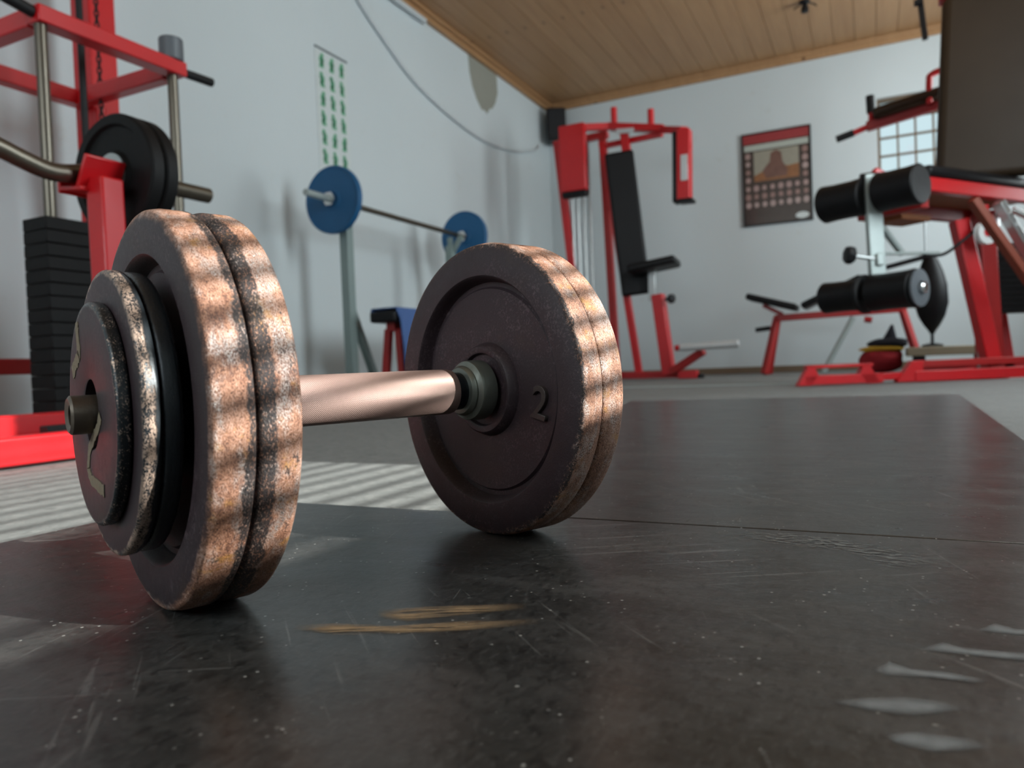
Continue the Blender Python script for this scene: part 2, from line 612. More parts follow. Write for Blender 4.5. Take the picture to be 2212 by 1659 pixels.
WB = (0.075, 0.60, 1.50, 2.10)          # small window in the back wall
WR1 = (-0.95, 0.86, 0.86, 1.95)         # blind window
WR2 = (1.05, 3.35, 1.48, 2.24)          # high, panes opaque against the sun
WR3 = (4.25, 5.85, 1.0, 2.1)           # unseen, added to light the back wall
WRR = (-1.9, 0.1, 1.05, 2.05)           # unseen rear window, added for soft fill
struct(wall_holes('x', YB, YB + .2, XL, XR, FZ, 2.75, [WB]).build('wall_back', 'wall'), 'white plastered back wall with poster and small window')
struct(wall_holes('y', XR, XR + .2, YR, YB, FZ, 2.75, [WR1, WR2, WR3]).build('wall_right', 'wall'), 'white plastered wall with the windows')
struct(wall_holes('x', YR - .2, YR, XL, XR, FZ, 2.75, [WRR]).build('wall_rear', 'wall'), 'white plastered wall behind the camera')

ceil = struct(B((XL, YR, ZC + .02), (XR, YB, ZC + .1)).build('ceiling', 'baseb'), 'pine plank ceiling with long narrow boards')
pw = 0.146
n = int((XR - XL) / pw) + 1
pm = None
for i in range(n):
    x0 = XL + i * pw
    w = min(pw, XR - x0)
    if w < .02:
        continue
    if pm is None or w < pw - 1e-4:
        o = MB().box((0, 0, 0), (w - .002, YB - YR, .02)).build('plank', 'wood', ceil, bevel=.002, seg=1)
        pm = pm or o
    else:
        o = pm.copy()
        COL.objects.link(o)
        o.parent = ceil
    o.location = (x0, YR, ZC + rnd.uniform(0, .002))
struct(MB().box((XL, YR, 2.50), (XL + .035, YB, ZC)).box((XL + .035, YR, 2.535), (XL + .06, YB, ZC)).build('trim_1', 'wood', bevel=.004), 'pine cornice board along the left wall')
struct(MB().box((XL + .06, YB - .03, 2.495), (XR, YB, ZC)).box((XL + .06, YB - .05, 2.535), (XR, YB - .03, ZC)).build('trim_2', 'wood', bevel=.004), 'pine cornice board along the back wall')
struct(B((XL, YB - .015, FZ), (XR, YB, .05)).build('baseboard_back', 'baseb', bevel=.003), 'thin brown baseboard under the back wall')

# bare plaster patch on the left wall
poly = [(4.97, 2.50), (5.44, 2.50), (5.45, 2.36), (5.40, 2.26), (5.34, 2.20), (5.30, 2.19), (5.25, 2.135), (5.20, 2.15), (5.16, 2.14), (5.08, 2.20), (5.02, 2.28), (4.985, 2.38)]
Mx = Matrix(((0, 0, 1, 0), (1, 0, 0, 0), (0, 1, 0, 0), (0, 0, 0, 1)))   # (u,v,w)->(x=w,y=u,z=v)
wl = bpy.data.objects['wall_left']
MB().prism(poly, XL, XL + .002, Mx).build('bare_plaster_patch', 'plaster', wl)['label'] = 'grey patch of bare plaster under the cornice'


def window(name, along, fixed, depth_dir, rect, cols, rows, pane_mat, frame='white', fw=.04, mw=.018, label=None):
    """frame, muntins and one pane for each light; fixed = plane coordinate of the glass"""
    u0, u1, z0, z1 = rect
    def bx(a0, a1, b0, b1, t):
        if along == 'x':
            return B((a0, fixed - t, b0), (a1, fixed + t, b1))
        return B((fixed - t, a0, b0), (fixed + t, a1, b1))
    fr = MB()
    for (a0, a1, b0, b1) in ((u0, u1, z0, z0 + fw), (u0, u1, z1 - fw, z1), (u0, u0 + fw, z0 + fw, z1 - fw), (u1 - fw, u1, z0 + fw, z1 - fw)):
        t = bx(a0, a1, b0, b1, .03)
        fr.add(t.v, t.f)
    root = struct(fr.build(name, frame, bevel=.003), label)
    iu0, iu1, iz0, iz1 = u0 + fw, u1 - fw, z0 + fw, z1 - fw
    for i in range(1, cols):
        c = iu0 + (iu1 - iu0) * i / cols
        bx(c - mw / 2, c + mw / 2, iz0, iz1, .014).build('muntin', frame, root)
    for j in range(1, rows):
        c = iz0 + (iz1 - iz0) * j / rows
        bx(iu0, iu1, c - mw / 2, c + mw / 2, .012).build('muntin', frame, root)
    for i in range(cols):
        for j in range(rows):
            a0, a1 = iu0 + (iu1 - iu0) * i / cols, iu0 + (iu1 - iu0) * (i + 1) / cols
            b0, b1 = iz0 + (iz1 - iz0) * j / rows, iz0 + (iz1 - iz0) * (j + 1) / rows
            bx(a0, a1, b0, b1, .003).build('pane', pane_mat, root)
    return root


window('window_1', 'x', YB + .06, 1, WB, 4, 4, 'glass', 'baseb', .02, .014, 'small bright window with dark glazing bars in the back wall')
window('window_2', 'y', XR + .14, 1, WR1, 1, 1, 'glass', 'white', .03, .02, 'sunny window behind the venetian blind')
window('window_3', 'y', XR + .06, 1, WR2, 3, 1, 'opaque', 'white', .04, .02, 'high window in the right wall, panes opaque to stop the sun')
window('fill_window_back', 'y', XR + .06, 1, WR3, 2, 1, 'opaque', 'white', .04, .02, 'added unseen window in the right wall, fill for the back wall')
window('fill_window_rear', 'x', YR - .06, 1, WRR, 2, 1, 'opaque', 'white', .04, .02, 'added unseen window behind the camera for soft fill')

# venetian blind: sun comes through it in stripes
bl = thing('venetian_blind', 'white venetian blind with open slats in the sunny window', 'blind', (XR + .07, (WR1[0] + WR1[1]) / 2, WR1[2]))
bw = (WR1[1] - WR1[0]) / 2 - .005
B((-.02, -bw, WR1[3] - WR1[2] - .04), (.02, bw, WR1[3] - WR1[2])).build('head_rail', 'white', bl)
B((-.012, -bw, .004), (.012, bw, .016)).build('bottom_rail', 'white', bl)
s0 = None
z = .035
while z < WR1[3] - WR1[2] - .05:
    if s0 is None:
        s0 = o = B((-.0125, -bw, -.0004), (.0125, bw, .0004)).build('slat', 'white', bl)
    else:
        o = s0.copy()
        COL.objects.link(o)
        o.parent = bl
    o.location = (0, 0, z)
    o.rotation_euler = (0, math.radians(2 + rnd.uniform(-4, 4)), 0)
    z += .0235

# ------------------------------------------------------------------ rubber mats
mf = MB().prism([(-.642, -1.7), (1.3, -1.7), (1.3, .565), (-.642, .565)], FZ, 0).build('rubber_mat', 'mat', bevel=.0015)
tag(mf, 'scuffed black rubber mat under the dumbbell', 'mat')
mb_ = MB().prism([(-.337, .568), (.165, .568), (.217, 2.45), (-.726, 2.36)], FZ, -.0004).build('rubber_mat', 'mat', bevel=.0015)
tag(mb_, 'glossy black rubber mat lying beyond the dumbbell towards the machines', 'mat')


def flat_patch(name, top, bot, mat, parent, z=.0004, nu=24, nv=5):
    """thin ribbon between two polylines with a soft-edge 'fade' attribute"""
    def samp(pl, t):
        k = t * (len(pl) - 1)
        i = min(int(k), len(pl) - 2)
        f = k - i
        return V((pl[i][0] * (1 - f) + pl[i + 1][0] * f, pl[i][1] * (1 - f) + pl[i + 1][1] * f, 0))
    mb = MB()
    fade = []
    for i in range(nu + 1):
        a, b = samp(top, i / nu), samp(bot, i / nu)
        for j in range(nv + 1):
            p = a.lerp(b, j / nv)
            mb.v.append(V((p.x, p.y, z)))
            e = min(1, 4 * (i / nu) * 1.0, 3 * (1 - i / nu)) * min(1, 3.2 * (j / nv), 3.2 * (1 - j / nv))
            fade.append(max(0, e))
    for i in range(nu):
        for j in range(nv):
            mb.f.append([i * (nv + 1) + j, i * (nv + 1) + j + 1, (i + 1) * (nv + 1) + j + 1, (i + 1) * (nv + 1) + j])
    o = mb.build(name, mat, parent, fix=False)
    at = o.data.attributes.new('fade', 'FLOAT', 'POINT')
    for k, v in enumerate(fade):
        at.data[k].value = v
    if o.data.polygons[0].normal.z < 0:
        o.data.flip_normals()
    return o


MAT['scrape'] = decal('rust_scrape', (.46, .30, .16, 1), (14, 1, 1), .45, .35, .54, 420, 1.0)
MAT['reflection'] = decal('painted_reflection', (.30, .305, .305, 1), (3, 1, 1), .1, .1, .4, 60, .85)
MAT['dust'] = decal('chalky_dust', (.24, .235, .22, 1), (2, 1, 1), -.3, .46, .58, 260, .85)
o = flat_patch('rust_scrape', [(-.2405, .3171), (-.2221, .3282), (-.1999, .3391), (-.1686, .3539)], [(-.2309, .3053), (-.2133, .3064), (-.199, .3186), (-.1639, .3436)], 'scrape', mf)
o['label'] = 'rust-coloured scrape mark'
o = flat_patch('rust_scrape', [(-.2665, .2827), (-.2487, .2925), (-.2173, .3001), (-.1876, .3176), (-.152, .3344)], [(-.2618, .2774), (-.237, .2783), (-.2098, .2894), (-.1798, .304), (-.1483, .3259)], 'scrape', mf)
o['label'] = 'long rust-coloured scrape mark'
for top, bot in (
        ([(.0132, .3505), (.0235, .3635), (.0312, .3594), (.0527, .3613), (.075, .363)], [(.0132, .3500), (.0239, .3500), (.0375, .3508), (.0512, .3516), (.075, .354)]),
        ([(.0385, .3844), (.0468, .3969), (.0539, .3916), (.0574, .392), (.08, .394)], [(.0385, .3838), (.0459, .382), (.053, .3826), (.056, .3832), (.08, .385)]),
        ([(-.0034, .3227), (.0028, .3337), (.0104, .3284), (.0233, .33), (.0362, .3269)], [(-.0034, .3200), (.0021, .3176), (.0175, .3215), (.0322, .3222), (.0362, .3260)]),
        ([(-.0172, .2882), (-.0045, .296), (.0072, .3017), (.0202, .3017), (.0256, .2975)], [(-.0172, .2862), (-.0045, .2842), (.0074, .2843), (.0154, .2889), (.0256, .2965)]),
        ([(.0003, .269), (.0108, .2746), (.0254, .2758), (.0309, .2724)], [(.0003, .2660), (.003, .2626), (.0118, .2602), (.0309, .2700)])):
    flat_patch('painted_reflection', top, bot, 'reflection', mf)  # window reflections painted as pale patches on the mat
flat_patch('chalk_dust', [(-.112, .546), (-.0584, .562), (-.018, .548), (.024, .525), (.045, .508)], [(-.112, .530), (-.0542, .5148), (-.018, .510), (.0, .476), (.045, .490)], 'dust', mf)

# ------------------------------------------------------------------ the dumbbell
AX = V((.405, .914, 0)).normalized()
C0 = V((-.253, .524, 0))
db = thing('dumbbell', 'heavy steel dumbbell with rusty-rimmed iron plates resting on the black mat', 'dumbbell', C0, math.atan2(AX.y, AX.x))
RY = (0, PI / 2, 0)


def part(mb, name, mat, t=0.0, roll=0.0, **k):
    o = mb.build(name, mat, db, **k)
    o.rotation_euler = (0, PI / 2, 0)
    o.location = (t, 0, .11)
    if roll:
        o.rotation_euler = (Matrix.Rotation(PI / 2, 3, 'Y') @ Matrix.Rotation(roll, 3, 'Z')).to_euler()
    return o


def arc(cx, cz, r, a0, a1, n):
    return [(cx + r * math.cos(a0 + (a1 - a0) * k / n), cz + r * math.sin(a0 + (a1 - a0) * k / n)) for k in range(n + 1)]


def big_plate(th, R=.11, hole=.016, c=.0036):
    """cast plate from z=0 (face to the viewer) to z=th, recessed on both faces with a raised hub"""
    rr, d, rb = .0845, .0085, .0335
    p = [(hole, .0045), (rb - .0070, .0045), (rb - .0058, .0016), (rb - .0045, .0010), (rb - .0015, .0012), (rb, .0026), (rb + .0022, d), (rr - .0085, d), (rr - .0068, d + .0022), (rr - .0035, d + .0022), (rr - .0015, d - .002), (rr, .0012), (rr + .0012, 0)]
    p += [(R - c - .0012, 0)]
    p += arc(R - c, c, c - .0008, -PI / 2, -.15, 4)
    p += [(R, th * .35), (R, th * .65)]
    p += arc(R - c * .7, th - c * .7, c * .7, .15, PI / 2, 3)
    p += [(rr, th), (rr - .004, th - .005), (rb + .003, th - .005), (rb, th - .001), (hole, th - .001)]
    return MB().lathe(p, 160, closed=True)


def flat_plate(R, th, hole, c=.0018, crown=.0):
    p = [(hole, .0006), (hole + .001, 0), (R - c, 0)] + arc(R - c, c, c, -PI / 2, 0, 4)[1:]
    p += [(R + crown, th * .5)]
    p += arc(R - c, th - c, c, 0, PI / 2, 4)
    p += [(hole, th)]
    return MB().lathe(p, 128, closed=True)


p1 = part(big_plate(.0205), 'weight_plate', 'big1', -.2690, .4)
p2 = part(big_plate(.0222, c=.0058), 'weight_plate', 'big2', -.2478, 2.2)
p3 = part(big_plate(.0185), 'weight_plate', 'big3', -.0360, 1.1)
p4 = part(big_plate(.0200), 'weight_plate', 'big4', -.0172, 5.0)
pm1 = part(flat_plate(.0762, .0086, .018, .0024), 'weight_plate', 'med1', -.2885, .2)
pm2 = part(flat_plate(.0755, .0095, .018, .0026), 'weight_plate', 'med2', -.2794, 1.7)
ps = part(flat_plate(.0592, .0068, .0185, .0020), 'weight_plate', 'small', -.2955, 0)
for o, l in ((p1, 'thick iron plate with copper-coloured rust on its rim'), (p2, 'second rusty-rimmed iron plate of the near end'), (p3, 'iron plate with a raised 2 beside the grip'),
             (p4, 'outermost rusty plate of the far end'), (pm1, 'thinner plate with chipped black enamel rim'), (pm2, 'thin plate with glossy black rim'), (ps, 'smallest outer plate with dried paint marks')):
    o['label'] = l
# bar, sleeves, grip
part(MB().lathe([(.0055, -.3050), (.0088, -.3062), (.0103, -.3050), (.0103, -.2200), (.0055, -.2200)], 40, closed=True), 'bar_end', 'rodend')
part(MB().lathe([(.0055, -.0400), (.0103, -.0400), (.0103, .0450), (.0088, .0462), (.0055, .0450)], 40, closed=True), 'bar_end', 'rodend')
g = part(MB().lathe([(.0145, -.2000), (.0160, -.1990), (.0163, -.1960), (.0163, -.0665), (.0158, -.0645), (.0140, -.0636)], 96), 'grip', 'kn')
g['label'] = 'knurled steel grip'
part(MB().lathe([(.0138, -.0640), (.0138, -.0555)], 64), 'neck', 'neck')
part(MB().lathe([(.0138, -.0560), (.0168, -.0552), (.0182, -.0535), (.0186, -.0520), (.0180, -.0506), (.0196, -.0496), (.0216, -.0486), (.0222, -.0470), (.0224, -.0362), (.0215, -.0352)], 64), 'collar', 'collar')
part(MB().lathe([(.0138, -.2080), (.0138, -.1990)], 48), 'neck', 'neck')
part(MB().lathe([(.0215, -.2262), (.0224, -.2250), (.0222, -.2150), (.0196, -.2120), (.0180, -.2100), (.0138, -.2075)], 64), 'collar', 'collar')

# raised numeral on the plate beside the grip
fc = bpy.data.curves.new('numeral', 'FONT')
fc.body = '2'
fc.size = .033
fc.extrude = .0022
fc.bevel_depth = .0005
fc.align_x = 'CENTER'
fc.align_y = 'CENTER'
tmp = bpy.data.objects.new('numeral_tmp', fc)
COL.objects.link(tmp)
dg = bpy.context.evaluated_depsgraph_get()
me = bpy.data.meshes.new_from_object(tmp.evaluated_get(dg))
bpy.data.objects.remove(tmp)
num = bpy.data.objects.new('raised_numeral', me)
COL.objects.link(num)
me.materials.clear()
me.materials.append(simple('numeral_paint', (.045, .034, .032, 1), .45, 0, .3, 120, .2, 300))
num.parent = p3


def on_face(u, v, z, tilt=0.0, roll=0.0):
    """u right, v up on a face turned to the viewer, undoing the plate's own roll"""
    M = Matrix(((0, -1, 0), (-1, 0, 0), (0, 0, -1))).to_4x4()      # columns: right, up, normal
    M = Matrix.Rotation(-roll, 4, 'Z') @ Matrix.Translation((-v, -u, z)) @ M @ Matrix.Rotation(tilt, 4, 'Z')
    return M


num.matrix_local = on_face(.060, -.011, .0079, math.radians(-12), 1.1)
num['label'] = 'raised cast number 2'


def stroke(pts, w, z):
    mb = MB()
    P = [V((-v, -u, z)) for u, v in pts]
    n = len(P)
    for i, p in enumerate(P):
        t = (P[min(i + 1, n - 1)] - P[max(i - 1, 0)]).normalized()
        s = V((-t.y, t.x, 0))
        ww = (w[i] if isinstance(w, list) else w) * rnd.uniform(.8, 1.2) / 2
        for q in (p - s * ww, p + s * ww):
            mb.v += [q, q + V((0, 0, -.0004))]
    for i in range(n - 1):
        a, b = i * 4, i * 4 + 4
        mb.f += [[a + 1, a + 3, b + 3, b + 1], [a, a + 1, b + 1, b], [a + 2, b + 2, b + 3, a + 3]]
    return mb


def dense(pts, k=6):
    out = []
    for a, b in zip(pts[:-1], pts[1:]):
        for i in range(k):
            out.append((a[0] + (b[0] - a[0]) * i / k + rnd.uniform(-.0003, .0003), a[1] + (b[1] - a[1]) * i / k + rnd.uniform(-.0003, .0003)))
    return out + [pts[-1]]


stroke(dense([(-.024, .050), (-.0235, .043), (-.022, .033), (-.0235, .0315), (-.033, .0275), (-.043, .0225)]), .0075, 0).build('paint_mark', 'chalk', ps)['label'] = 'hook-shaped beige paint stroke'
stroke(dense([(.024, .000), (.018, -.006), (.004, -.013), (-.007, -.019), (-.013, -.030), (-.006, -.0355), (.010, -.037), (.024, -.0385)]), .0058, 0).build('paint_mark', 'chalk', ps)['label'] = 'L-shaped beige paint stroke'

# ------------------------------------------------------------------ left: weight stack machine
wm = thing('weight_stack_machine', 'red cable machine with black weight stack against the left wall', 'gym machine', (-1.95, 1.45, FZ))
def P(x, y, z):
    return V((x + 1.95, y - 1.45, z - FZ))


def wpart(mb, name, mat, **k):
    return mb.build(name, mat, wm, **k)


wpart(BAR(P(-1.95, 1.225, 1.10), P(-1.95, 1.69, 1.105), .055, .045), 'top_beam', 'red', bevel=.004)
wpart(BAR(P(-1.98, 1.25, 1.10), P(-2.42, 1.25, 1.10), .045, .05), 'side_beam', 'red', bevel=.004)
wpart(BAR(P(-1.98, 1.665, 1.10), P(-2.40, 1.665, 1.10), .045, .05), 'side_beam', 'red', bevel=.004)
wpart(BAR(P(-2.42, 1.0, 1.10), P(-2.42, 1.70, 1.10), .05, .05), 'back_beam', 'red', bevel=.004)
wpart(BAR(P(-2.43, 1.74, 0), P(-2.43, 1.74, 2.2), .10, .10), 'column', 'red', bevel=.006)
wpart(T([P(-2.36, 1.70, .90), P(-2.36, 1.70, 1.07)], .020), 'guide_sleeve', 'red')
for y in (1.245, 1.655):
    wpart(T([P(-1.95, y, .03), P(-1.95, y, 1.09)], .0155), 'guide_rod', 'rod')
wpart(T([P(-1.95, 1.69, 1.105), P(-1.95, 1.81, 1.11)], .014), 'hand_grip', 'rubber')
wpart(T([P(-1.95, 1.225, 1.105), P(-1.93, 1.02, 1.125)], .016), 'hand_grip', 'rubber')
wpart(T([P(-1.95, 1.655, 1.125), P(-1.95, 1.655, 1.195)], .036, n=24), 'rod_bush', 'greyplastic', bevel=.004)
wpart(T([P(-2.10, 1.46, .55), P(-2.10, 1.46, 2.2)], .010), 'cable', 'rubber')
# chain of links
k = 0
z = 1.02
link0 = None
while z < 2.0:
    if link0 is None:
        mbl = MB()
        ring = [V((.006 * math.cos(2 * PI * q / 10), 0, .0125 * math.sin(2 * PI * q / 10))) for q in range(11)]
        mbl.tube(ring, .0030, 6, False)
        link0 = o = wpart(mbl, 'chain_link', 'black')
    else:
        o = link0.copy()
        COL.objects.link(o)
        o.parent = wm
    o.location = P(-2.30, 1.66, z)
    o.rotation_euler = (0, 0, (k % 2) * PI / 2 + .6)
    k += 1
    z += .019
sz, nn = .565, 15
hh = (sz - .05) / nn
st0 = None
for i in range(nn):
    if st0 is None:
        st0 = o = wpart(B((-.05, -.245, .0), (.05, .245, hh - .0006)), 'stack_plate', 'iron', bevel=.0028)
    else:
        o = st0.copy()
        COL.objects.link(o)
        o.parent = wm
    o.location = P(-1.95, 1.445, .05 + i * hh)
wpart(B(P(-2.06, .55, 0), P(-1.86, 1.75, .045)), 'base_beam', 'red', bevel=.004)
wpart(BAR(P(-2.42, .9, .19), P(-2.42, 1.69, .19), .03, .05), 'back_rail', 'redold', bevel=.003)

# ------------------------------------------------------------------ curl stand with EZ bar
cs = thing('curl_bar_stand', 'red upright stand with tilted cradle in front of the weight stack', 'stand', (-1.50, 1.085, FZ))
def Q(x, y, z):
    return V((x + 1.50, y - 1.085, z - FZ))


BAR(Q(-1.50, 1.085, .04), Q(-1.505, 1.085, .575), .055, .055).build('post', 'red', cs, bevel=.006)
MB().cbox(Q(-1.515, 1.085, .585), (.010, .095, .075), (0, .5, 0)).cbox(Q(-1.555, 1.085, .553), (.075, .095, .010), (0, .12, 0)).cbox(Q(-1.592, 1.085, .575), (.010, .095, .055)).build('cradle', 'red', cs, bevel=.003)
BAR(Q(-1.255, .2, .023), Q(-1.255, 1.12, .023), .05, .046).build('base_beam', 'red', cs, bevel=.004)
BAR(Q(-1.56, .2, .045), Q(-1.56, 1.12, .045), .05, .05).build('base_beam', 'red', cs, bevel=.004)
BAR(Q(-1.25, 1.085, .023), Q(-1.56, 1.085, .023), .05, .046).build('cross_beam', 'red', cs, bevel=.004)
BAR(Q(-1.475, .905, .032), Q(-1.475, 1.00, .032), .03, .03).build('end_cap', 'rubber', cs, bevel=.003)

ez = thing('curl_barbell', 'steel curl bar with two black plates lying in the red cradle', 'barbell', (-1.552, 1.085, .602))
pts = [(0, .325, .004), (0, .10, .001), (0, 0, -.008), (0, -.06, -.021), (0, -.10, -.022), (0, -.15, -.010), (0, -.21, .006), (0, -.28, .006), (0, -.36, -.018), (0, -.42, -.018), (0, -.55, .004)]
def smooth(pts, k=6):
    out = []
    pts = [V(p) for p in pts]
    for i in range(len(pts) - 1):
        p0, p1, p2, p3 = pts[max(i - 1, 0)], pts[i], pts[i + 1], pts[min(i + 2, len(pts) - 1)]
        for j in range(k):
            t = j / k
            out.append(.5 * ((2 * p1) + (p2 - p0) * t + (2 * p0 - 5 * p1 + 4 * p2 - p3) * t * t + (3 * p1 - p0 - 3 * p2 + p3) * t ** 3))
    return out + [pts[-1]]


T(smooth(pts), .0195, 20).build('bar', 'rod', ez)
prof = [(.03, .004), (.036, 0), (.05, 0), (.055, .008), (.108, .008), (.113, 0), (.132, 0), (.137, .005), (.137, .030), (.132, .035), (.03, .035)]
MY = dirM((0, 0, 0), (0, 1, 0))
for y in (.052, .090):
    o = MB().lathe(prof, 72, closed=True).build('plate', 'iron', ez)
    o.rotation_euler = MY.to_euler()
    o.location = (0, y, .002)
o = MB().lathe([(.020, 0), (.046, 0), (.046, .006), (.020, .006)], 32, closed=True).build('hub_ring', 'zinc', ez)
o.rotation_euler = MY.to_euler()
o.location = (0, .049, .002)

# ------------------------------------------------------------------ exercise chart on the left wall
ch = thing('exercise_chart', 'narrow white wall chart printed with rows of green figures', 'chart', (XL + .001, 3.355, 1.12))
B((0, -.135, 0), (.002, .135, .80)).build('sheet', 'paper', ch)
B((0, -.137, .795), (.006, .137, .805)).build('hanging_rail', 'greyplastic', ch)
for i in range(3):
    for j in range(7):
        fig = MB()
        cx, cz = -.085 + i * .085, .735 - j * .105
        q = lambda u, v: V((.0026, cx + u, cz + v))
        s = rnd.choice((-1, 1))
        def blob(u, v, ru, rv, n=10):
            fig.add([q(u + ru * math.cos(2 * PI * k / n), v + rv * math.sin(2 * PI * k / n)) for k in range(n)], [list(range(n))])
        def limb(a, b, w):
            a, b = V((*a, 0)), V((*b, 0))
            t = (b - a).normalized()
            nrm = V((-t.y, t.x, 0)) * w / 2
            fig.add([q(*(a - nrm)[:2]), q(*(b - nrm)[:2]), q(*(b + nrm)[:2]), q(*(a + nrm)[:2])], [[0, 1, 2, 3]])
        blob(.006 * s, .032, .014, .012)
        limb((0, .022), (-.004 * s, -.008), .034)
        limb((-.004 * s, -.006), (.014 * s, -.018), .020)
        limb((.012 * s, -.014), (.006 * s, -.040), .017)
        limb((0, .014), (.022 * s, rnd.uniform(0, .03)), .013)
        limb((-.004 * s, -.008), (-.014 * s, -.040), .017)
        # one outline for each printed figure
        o = fig.build('printed_figure', 'green', ch, fix=False)
        for p in o.data.polygons:
            if p.normal.x < 0:
                p.flip()

# ------------------------------------------------------------------ speaker and its cable
sp = thing('speaker', 'small black loudspeaker hung in the ceiling corner', 'speaker', (-2.55, 6.35, 2.17))
sp.rotation_euler = (0, 0, .45)
B((-.085, -.07, 0), (.085, .09, .29)).build('cabinet', 'black', sp, bevel=.008)
B((-.075, -.078, .02), (.075, -.07, .27)).build('grille', 'grille', sp, bevel=.003)
B((-.02, .09, .10), (.02, .115, .18)).build('bracket', 'black', sp)
cpts = [(-2.675, 3.50, 2.43), (-2.675, 3.616, 2.327), (-2.675, 3.859, 2.189), (-2.675, 4.21, 2.032), (-2.675, 4.718, 1.931), (-2.675, 5.18, 1.899), (-2.675, 5.683, 1.946), (-2.675, 6.10, 2.05), (-2.675, 6.225, 2.12)]
tag(T(smooth(cpts, 8), .012, 10).build('speaker_cable', 'cable'), 'pale grey cable sagging along the left wall to the speaker', 'cable')
tag(BAR((-2.66, 3.0, 2.482), (-2.66, 4.33, 2.482), .03, .03).build('cable_duct', 'cable', bevel=.003), 'short grey cable duct under the wooden cornice', 'cable duct')

# ------------------------------------------------------------------ blue barbell on its stand
bb = thing('barbell', 'long barbell with two blue plates on the grey stand', 'barbell', (-2.35, 3.55, .978))
T([(0, -.62, 0), (0, .66, 0)], .014).build('shaft', 'rod', bb)
for s, y0, y1 in ((-1, -.845, -.61), (1, .61, .845)):
    T([(0, y0, 0), (0, y1, 0)], .0165).build('sleeve', 'silver', bb)
bprof = [(.018, 0), (.045, 0), (.05, .004), (.150, .004), (.155, 0), (.160, 0), (.165, .005), (.165, .027), (.160, .032), (.018, .032)]
for y in (-.645, .645):
    o = MB().lathe(bprof, 72, closed=True).build('plate', 'blue', bb)
    o.rotation_euler = MY.to_euler()
    o.location = (0, y - .016, 0)
for y in (-.685, .605):
    o = MB().lathe([(.016, 0), (.036, 0), (.036, .022), (.016, .022)], 6, closed=True).build('collar', 'chrome', bb)
    o.rotation_euler = MY.to_euler()
    o.location = (0, y, 0)

bs = thing('barbell_stand', 'grey-green barbell stand with forked posts by the left wall', 'stand', (-2.35, 3.55, FZ))
for s, y in ((1, -.56), (-1, .46)):
    BAR((0, y, 0), (0, y, .90), .05, .05).build('post', 'standgrey', bs, bevel=.004)
    MB().bar((0, y, .86), (0, y, .955), .03, .018).bar((.012, y, .86), (.085, y, .955), .03, .02, up=(0, 1, 0)).build('fork', 'standgrey', bs, bevel=.003)
    BAR((0, y + s * .01, .46), (0, y + s * .22, .04), .035, .035).build('brace', 'standgrey', bs, bevel=.003)
    BAR((0, y - .12, .02), (0, y + s * .26, .02), .05, .04).build('foot', 'standgrey', bs, bevel=.003)
BAR((0, -.56, .10), (0, .46, .10), .04, .04).build('cross_tube', 'standgrey', bs, bevel=.003)

# ------------------------------------------------------------------ bench with towel
tb = thing('flat_bench', 'low black padded bench with red legs half hidden by the far plates', 'bench', (-2.15, 3.50, FZ))
B((-.075, -.52, .375), (.075, .42, .43)).build('pad', 'vinyl', tb, bevel=.012, seg=3)
BAR((0, -.45, .355), (0, .36, .355), .05, .04).build('frame_rail', 'redold', tb)
for y in (-.42, .32):
    for s in (-1, 1):
        BAR((s * .03, y, .345), (s * .06, y - .02, .0), .035, .035).build('leg', 'redold', tb, bevel=.003)
tw = MB()
prof2 = [(.080, .06), (.083, .25), (.083, .385), (.070, .441), (.0, .440), (-.070, .441), (-.078, .415)]
for k, (x, z) in enumerate(prof2):
    for j in range(9):
        y = -.50 + .26 * j / 8
        wv = .006 * math.sin(j * 1.9 + k) * (1 if k in (0, 1) else .3)
        sc = .62 + .38 * min(1, z / .44) if x > .075 else 1
        tw.v.append(V((x + wv + (.004 if x > .075 else 0), -.37 + (y + .37) * sc, z + .002)))
for k in range(len(prof2) - 1):
    for j in range(8):
        tw.f.append([k * 9 + j, k * 9 + j + 1, (k + 1) * 9 + j + 1, (k + 1) * 9 + j])
o = tw.build('towel', 'towel', fix=True)
o.location = (-2.15, 3.50, FZ)
md = o.modifiers.new('thick', 'SOLIDIFY')
md.thickness = .006
md.offset = 1
tag(o, 'blue towel draped over the low black bench', 'towel')

# ------------------------------------------------------------------ butterfly machine in the corner
pd = thing('butterfly_machine', 'tall red butterfly machine with black leaning backrest by the corner', 'gym machine', (-1.7, 5.4, FZ))
def D(x, y, z):
    return V((x + 1.7, y - 5.4, z - FZ))


def dp(mb, name, mat, **k):
    return mb.build(name, mat, pd, **k)


dp(BAR(D(-2.22, 5.55, 1.88), D(-2.06, 5.55, .03), .06, .06), 'rear_post', 'red', bevel=.005)
dp(BAR(D(-1.845, 5.55, 1.92), D(-1.80, 5.55, .03), .055, .055), 'main_post', 'redold', bevel=.005)
dp(BAR(D(-1.80, 5.40, 1.80), D(-1.575, 5.40, .03), .05, .05), 'slanted_post', 'red', bevel=.005)
for x in (-2.115, -2.07, -2.02, -1.97):
    dp(T([D(x, 5.55, .06), D(x + .0, 5.55, 1.88)], .0135), 'guide_rod', 'zinc')
dp(BAR(D(-2.25, 5.55, 1.89), D(-1.80, 5.55, 1.90), .06, .05), 'top_beam', 'red', bevel=.005)
